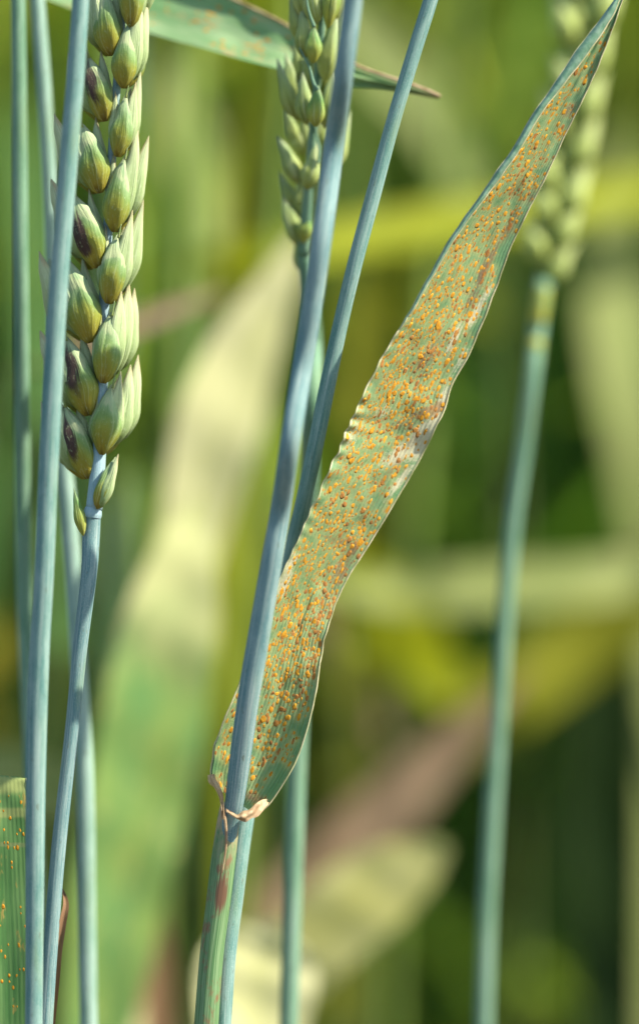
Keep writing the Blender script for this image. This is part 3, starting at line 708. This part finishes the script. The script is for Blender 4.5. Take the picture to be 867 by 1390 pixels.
bl = thing('wheat_plant', 'plant with a broad rust-flecked leaf folded back under pale bands', 'wheat plant', (pts[-1][0], pts[-1][1], 0))
parent(tube('stem', pts, np.full(len(pts), .0019), M['stem_green'], 12), bl)
bb = grid_mesh('leaf_blade', Gb, M['leaf_banded']); parent(bb, bl)
sprinkle(Gb, 110, (16, 58), 2.8, bb)
parent(tube('leaf_margin', Gb[:72, -1], np.full(72, .00012), M['margin'], 6), bb)

# ---- soft ear at the right with its stem
ear3 = stalk('out-of-focus green stem with a pale full ear and yellow collars behind the leaf tip',
      [(737, 385, .08, 20), (730, 440, .075, 22), (722, 510, .07, 21), (711, 600, .07, 21), (697, 700, .07, 21), (686, 820, .07, 22), (678, 950, .07, 22), (668, 1100, .07, 23), (660, 1250, .07, 23), (655, 1420, .07, 23)], M['stem_green'], lean=(0, .02))
line = catmull([(815, -120), (800, 0), (785, 90), (772, 180), (757, 270), (745, 340), (737, 392)], 10)
pts = np.array([P(a, b, .086) for a, b in line]); parent(tube('rachis', pts, np.linspace(.0006, .0014, len(pts)), M['stem_green'], 8), ear3)
for i in range(17):
    f = i / 16; p = line[int(f * 56)]; sd = -1 if i % 2 else 1; jx, jy = random.uniform(-6, 6), random.uniform(-9, 9); p = p + np.array([jx, jy]); sc = random.uniform(.92, 1.15) * (.72 + .28 * math.sin(min(1, (1 - f) * 2.2) * math.pi / 2))
    b = P(p[0] + sd * 4, p[1] + 8, .085)
    core = husk('spikelet', 'lemma', b, P(p[0] + sd * 26 + 12, p[1] - 78 * sc, .083), W(36 * sc, .08), 'husk_far'); parent(core, ear3)
    parent(husk('glume', 'glume', P(p[0] + sd * 9, p[1] + 6, .082), P(p[0] + sd * 34 + 8, p[1] - 58 * sc, .082), W(34 * sc, .08), 'husk_far'), core)
    parent(husk('lemma', 'lemma', P(p[0] + sd * 10, p[1] + 3, .087), P(p[0] + sd * 42 + 8, p[1] - 72 * sc, .087), W(28 * sc, .08), 'husk_far'), core)
for (y0, y1, x0, x1, w_) in ((392, 438, 737, 730, 23.5), (460, 505, 728, 723, 22.5)):
    pts, rad = path([(x0, y0, .072, w_ * .85), ((x0 + x1) / 2, (y0 + y1) / 2, .072, w_), (x1, y1, .072, w_ * .85)], 5)
    parent(tube('collar', pts, rad, M['collar'], 14), ear3)

# ================================================================== soft leaves behind
leaf_plant('pale cream drying blade pointing up behind the ear-bearing stem', [(175, 1450, .17, 40), (205, 1000, .165, 70), (250, 770, .16, 85), (272, 670, .155, 98), (298, 570, .15, 116), (330, 480, .15, 96), (362, 415, .15, 68), (388, 360, .15, 40), (408, 315, .15, 8)], 'leaf_cream', roll=52)
leaf_plant('broad half-yellowed green blade widening below the cream blade', [(120, 1470, .13, 70), (148, 1310, .13, 112), (165, 1200, .13, 128), (186, 1100, .13, 138), (205, 1000, .13, 142), (222, 900, .13, 140), (238, 820, .13, 122), (252, 750, .132, 84), (262, 700, .135, 44), (268, 670, .136, 8)], 'leaf_mixed', roll=35)
leaf_plant('bright yellow-green blade lying level behind the slender stalk', [(960, 250, .30, 40), (820, 268, .28, 48), (700, 288, .26, 52), (600, 303, .25, 56), (500, 318, .24, 54), (400, 338, .23, 48), (300, 352, .23, 36), (190, 385, .24, 10)], 'leaf_yellow', roll=40)
leaf_plant('pale green upright blade beyond the rusted leaf, right of the soft ear', [(900, 1500, .32, 50), (905, 900, .32, 60), (885, 700, .31, 80), (862, 560, .30, 92), (842, 430, .30, 96), (835, 330, .30, 80), (838, 240, .30, 46), (845, 170, .30, 8)], 'leaf_sage', roll=30)
leaf_plant('sage green blade lying level behind the soft ear stem', [(990, 770, .24, 60), (900, 778, .28, 52), (800, 788, .28, 60), (700, 794, .28, 60), (600, 800, .28, 56), (520, 802, .28, 44), (440, 795, .22, 14)], 'leaf_sage', roll=40)
leaf_plant('yellow blade slanting down to the right under the sage leaf', [(395, 700, .26, 36), (440, 765, .26, 80), (500, 820, .28, 112), (555, 870, .29, 100), (600, 920, .30, 70), (632, 965, .30, 34), (650, 995, .30, 8)], 'leaf_yellow', roll=30)
leaf_plant('olive blade slanting up to the right behind the soft ear stem', [(1000, 720, .30, 70), (900, 795, .30, 88), (800, 868, .30, 96), (700, 940, .295, 94), (610, 1010, .29, 70), (540, 1070, .29, 16)], 'leaf_olive', roll=38)
leaf_plant('dried pinkish brown blade slanting behind the pale yellow leaf tip', [(300, 1330, .235, 60), (400, 1225, .235, 90), (470, 1155, .235, 96), (540, 1085, .235, 84), (610, 1015, .235, 60), (680, 945, .235, 24), (715, 910, .235, 6)], 'leaf_tan', roll=42)
leaf_plant('grey tan dead blade hanging behind the lower half of the rusted leaf', [(420, 820, .33, 36), (460, 880, .33, 44), (495, 940, .33, 44), (525, 990, .33, 30), (550, 1030, .33, 8)], 'leaf_tan', roll=10)
leaf_plant('pale yellow rounded leaf tip behind the foot of the stout stalk', [(350, 1400, .165, 80), (400, 1310, .165, 106), (455, 1250, .165, 118), (510, 1208, .165, 112), (555, 1180, .165, 84), (590, 1158, .165, 40), (606, 1148, .165, 8)], 'leaf_straw', roll=42)
leaf_plant('cream rounded leaf tip low behind the foot of the stout stalk', [(330, 1560, .10, 60), (338, 1460, .10, 120), (344, 1380, .10, 150), (350, 1320, .10, 164), (356, 1280, .10, 130), (360, 1262, .10, 84), (362, 1250, .10, 20)], 'leaf_cream', roll=30)
leaf_plant('dark green upright blade in shade, right of the soft ear stem', [(830, 1500, .36, 90), (826, 1300, .36, 110), (822, 1150, .36, 120), (822, 1000, .36, 112), (828, 880, .36, 80), (838, 790, .36, 20)], 'leaf_shade_dark', roll=-10)
leaf_plant('pale yellow-green blade lying behind the bare stalk near the banded leaf', [(-110, 1030, .14, 50), (-40, 1040, .14, 66), (30, 1058, .14, 78), (90, 1075, .14, 66), (150, 1095, .14, 20)], 'leaf_sage', roll=40)
leaf_plant('pale sage blade upright between the two ears', [(330, 760, .30, 30), (318, 420, .30, 46), (300, 300, .30, 62), (270, 220, .30, 68), (248, 150, .30, 58), (232, 80, .30, 20)], 'leaf_sage', roll=30)
leaf_plant('sage blade slanting behind the top of the slender stalk', [(640, 260, .34, 40), (590, 160, .34, 66), (540, 95, .34, 78), (490, 45, .34, 66), (440, 5, .34, 20)], 'leaf_sage', roll=15)
leaf_plant('yellow-green blade upright between the cream blade and the stout stalk', [(320, 1450, .22, 40), (322, 1000, .22, 56), (330, 850, .22, 78), (338, 740, .22, 82), (342, 640, .22, 70), (345, 540, .22, 44), (350, 450, .22, 8)], 'leaf_yellow', roll=10)
leaf_plant('thin tan dry strip crossing behind the ear towards the cream blade', [(90, 480, .14, 18), (180, 442, .14, 24), (240, 418, .14, 20), (300, 396, .14, 6)], 'leaf_tan', roll=30, sw=14)
leaf_plant('dry brown blade standing at the foot of the half-yellowed blade', [(222, 1480, .16, 40), (212, 1330, .16, 44), (206, 1240, .16, 30), (203, 1180, .16, 6)], 'leaf_brown', roll=20)
leaf_plant('green blade upright behind the stout stalk top', [(470, 1400, .30, 60), (480, 900, .30, 70), (500, 650, .30, 86), (505, 520, .30, 84), (498, 420, .30, 60), (490, 330, .30, 10)], 'leaf_olive', roll=0)

def where(x, y):
    if x < 130: return 'behind the bare pale stalk'
    if x < 230: return 'behind the big ear'
    if x < 400: return 'between the two sharp ears' if y < 300 else 'behind the cream blade'
    if x < 600: return 'behind the slender stalk'
    return 'behind the rusted leaf' if x < 720 else 'behind the pale soft ear'
SOFT = {'leaf_green': 'mid green', 'leaf_sage': 'pale sage', 'leaf_lime': 'bright lime', 'leaf_olive': 'olive brown', 'leaf_yellow': 'yellow-green', 'leaf_shade_dark': 'dark green'}
rr = random.Random(21)
cols_ = ['leaf_green', 'leaf_green', 'leaf_sage', 'leaf_lime', 'leaf_lime', 'leaf_olive', 'leaf_yellow']
spots = [(215, 60, 40), (262, 40, 50), (300, 200, 46), (345, 120, 50), (205, 330, 44), (330, 420, 40), (250, 470, 40), (520, 200, 50), (560, 60, 56), (600, 330, 50), (640, 120, 60), (690, 40, 56), (830, 60, 60),
         (860, 340, 60), (20, 120, 50), (70, 420, 60), (10, 560, 60), (90, 760, 50), (150, 620, 50), (185, 760, 46), (360, 860, 50), (735, 160, 50)]
for (x, y, w_) in spots:
    d_ = rr.uniform(.20, .46); sl_ = rr.uniform(-.22, .22); L_ = rr.uniform(420, 680); mt = rr.choice(cols_ if y < 600 else cols_[:3] + ['leaf_shade_dark'])
    if x > 450: L_ = rr.uniform(260, 380); d_ = rr.uniform(.75, 1.2)
    sp = [(x - sl_ * (f * L_) + 30 * math.sin(f * 2.2 + x) * f, y + f * L_, d_, w_ * wf) for f, wf in ((1.0, .7), (.8, .9), (.6, 1), (.4, .95), (.22, .75), (.1, .45), (0, .08))]
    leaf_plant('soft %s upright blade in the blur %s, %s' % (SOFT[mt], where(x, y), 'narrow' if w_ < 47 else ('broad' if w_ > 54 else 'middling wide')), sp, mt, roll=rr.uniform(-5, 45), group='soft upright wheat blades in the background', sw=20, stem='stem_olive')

for (x, sl_, d_, w_, mt) in [(232, .05, .20, 20, 'stem_lime'), (284, -.04, .24, 22, 'stem_lime'), (345, .08, .20, 20, 'stem_lime'), (190, -.06, .25, 22, 'stem_lime'), (560, .10, .30, 22, 'stem_lime'), (150, .03, .30, 24, 'stem_green'), (470, .02, .36, 24, 'stem_lime')]:
    stalk('thin soft %s bare stalk in the blur %s, %s' % ({'stem_pale': 'pale', 'stem_green': 'blue-green', 'stem_lime': 'yellow-green'}[mt], where(x, 100), 'nearly upright' if abs(sl_) < .045 else 'leaning'),
          [(x + sl_ * 700, -90, d_, w_ * .8), (x + sl_ * 350, 300, d_, w_), (x, 700, d_, w_), (x - sl_ * 250, 1050, d_ + .01, w_), (x - sl_ * 380, 1450, d_ + .02, w_)], M[mt], group='thin soft stalks in the background', seg=10)

# ================================================================== the crop beyond
def proto(seed):
    r = random.Random(seed); V, F, T = [], [], []
    H = r.uniform(.72, .90); lx, ly = r.uniform(-.06, .06), r.uniform(-.06, .06)
    def strip(fn, n, wd, tint):
        o = len(V)
        for i in range(n + 1):
            f = i / n; c, side = fn(f); ww = wd * (math.sin(math.pi * min(1, f * .85 + .15)) ** .7)
            for s_ in (-1, 0, 1):
                V.append(c + side * s_ * ww / 2 + Vector((0, 0, .12 * ww * abs(s_)))); T.append(tint)
        for i in range(n):
            for j in (0, 1):
                a = o + i * 3 + j; F.append((a, a + 1, a + 4, a + 3))
    def tubeV(p0, p1, r0, r1, n, seg, tint, bulge=None):
        o = len(V)
        for i in range(n + 1):
            f = i / n; c = p0(f); rr = r0 + (r1 - r0) * f if bulge is None else bulge(f)
            for j in range(seg):
                th = 2 * math.pi * j / seg + (i % 2) * .4 * (bulge is not None)
                V.append(c + Vector((math.cos(th) * rr, math.sin(th) * rr, 0))); T.append(tint)
        for i in range(n):
            for j in range(seg):
                F.append((o + i * seg + j, o + i * seg + (j + 1) % seg, o + (i + 1) * seg + (j + 1) % seg, o + (i + 1) * seg + j))
    ax = lambda f: Vector((lx * f * f, ly * f * f, H * f))
    tubeV(ax, None, .0020, .0014, 5, 5, (.10, .22, .11))
    hd = Vector((lx, ly, .09 + .02 * r.random())); top = ax(1)
    tubeV(lambda f: top + hd * f * Vector((1, 1, 1)).length / 1.732, None, 0, 0, 12, 7, (.26, .33, .09), lambda f: max(.0008, .0062 * math.sin(math.pi * (f * .93 + .05)) ** .6 * (1 + .22 * (-1) ** int(f * 12))))
    for q in range(r.randint(4, 5)):
        z0 = H * (.30 + .155 * q) * r.uniform(.92, 1.05); az = r.uniform(0, 2 * math.pi); L = r.uniform(.14, .26); droop = r.uniform(.3, 1.5); up = r.uniform(.6, 1.2)
        d = Vector((math.cos(az), math.sin(az), 0)); sd = Vector((-math.sin(az), math.cos(az), 0)); b = ax(min(.97, z0 / H))
        tint = (.10, .065, .03) if q < 2 else r.choice([(.10, .20, .03), (.16, .25, .035), (.22, .28, .03), (.08, .16, .03), (.30, .30, .07), (.14, .24, .05)])  # lowest leaves dead brown; shade low in the crop put into that tint
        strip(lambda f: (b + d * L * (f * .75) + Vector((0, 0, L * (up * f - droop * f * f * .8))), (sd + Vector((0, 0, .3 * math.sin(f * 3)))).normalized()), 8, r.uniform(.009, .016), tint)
    return np.array([tuple(v) for v in V]), np.array(F), np.array(T)
PRO = [proto(i) for i in range(14)]
def crop(name, label, region, n):
    vs_, fs, ts, off = [], [], [], 0
    for q in range(n):
        x, y = region()
        Vp, Fp, Tp = PRO[rng.integers(len(PRO))]
        a = rng.uniform(0, 2 * math.pi); sc = rng.uniform(.9, 1.08); ca, sa = math.cos(a), math.sin(a)
        vv = np.stack([(Vp[:, 0] * ca - Vp[:, 1] * sa) * sc + x, (Vp[:, 0] * sa + Vp[:, 1] * ca) * sc + y, Vp[:, 2] * sc], 1)
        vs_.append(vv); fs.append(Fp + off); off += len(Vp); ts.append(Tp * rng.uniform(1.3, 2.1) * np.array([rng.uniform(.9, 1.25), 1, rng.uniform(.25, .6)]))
    v = np.vstack(vs_); f = np.vstack(fs); tc = np.clip(np.vstack(ts), 0, 1)
    me = bpy.data.meshes.new(name)
    me.vertices.add(len(v)); me.vertices.foreach_set('co', v.astype(np.float32).ravel())
    me.loops.add(f.size); me.loops.foreach_set('vertex_index', f.astype(np.int32).ravel())
    me.polygons.add(len(f)); me.polygons.foreach_set('loop_start', np.arange(0, f.size, 4, dtype=np.int32))
    me.update(calc_edges=True); me.validate()
    ca_ = me.color_attributes.new('mask', 'FLOAT_COLOR', 'POINT'); ca_.data.foreach_set('color', np.hstack([tc, np.ones((len(tc), 1))]).astype(np.float32).ravel())
    me.shade_smooth(); me.materials.append(M['crop'])
    o = bpy.data.objects.new(name, me); COL.objects.link(o); o['kind'] = 'stuff'; o['label'] = label; o['category'] = 'crop'
    return o
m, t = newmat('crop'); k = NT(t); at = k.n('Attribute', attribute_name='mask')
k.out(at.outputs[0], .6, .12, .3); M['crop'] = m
def reg():
    while True:
        y = .52 + 5.4 * rng.random() ** 1.7; x = rng.uniform(-1, 1) * (.55 + .42 * y)
        return x, y
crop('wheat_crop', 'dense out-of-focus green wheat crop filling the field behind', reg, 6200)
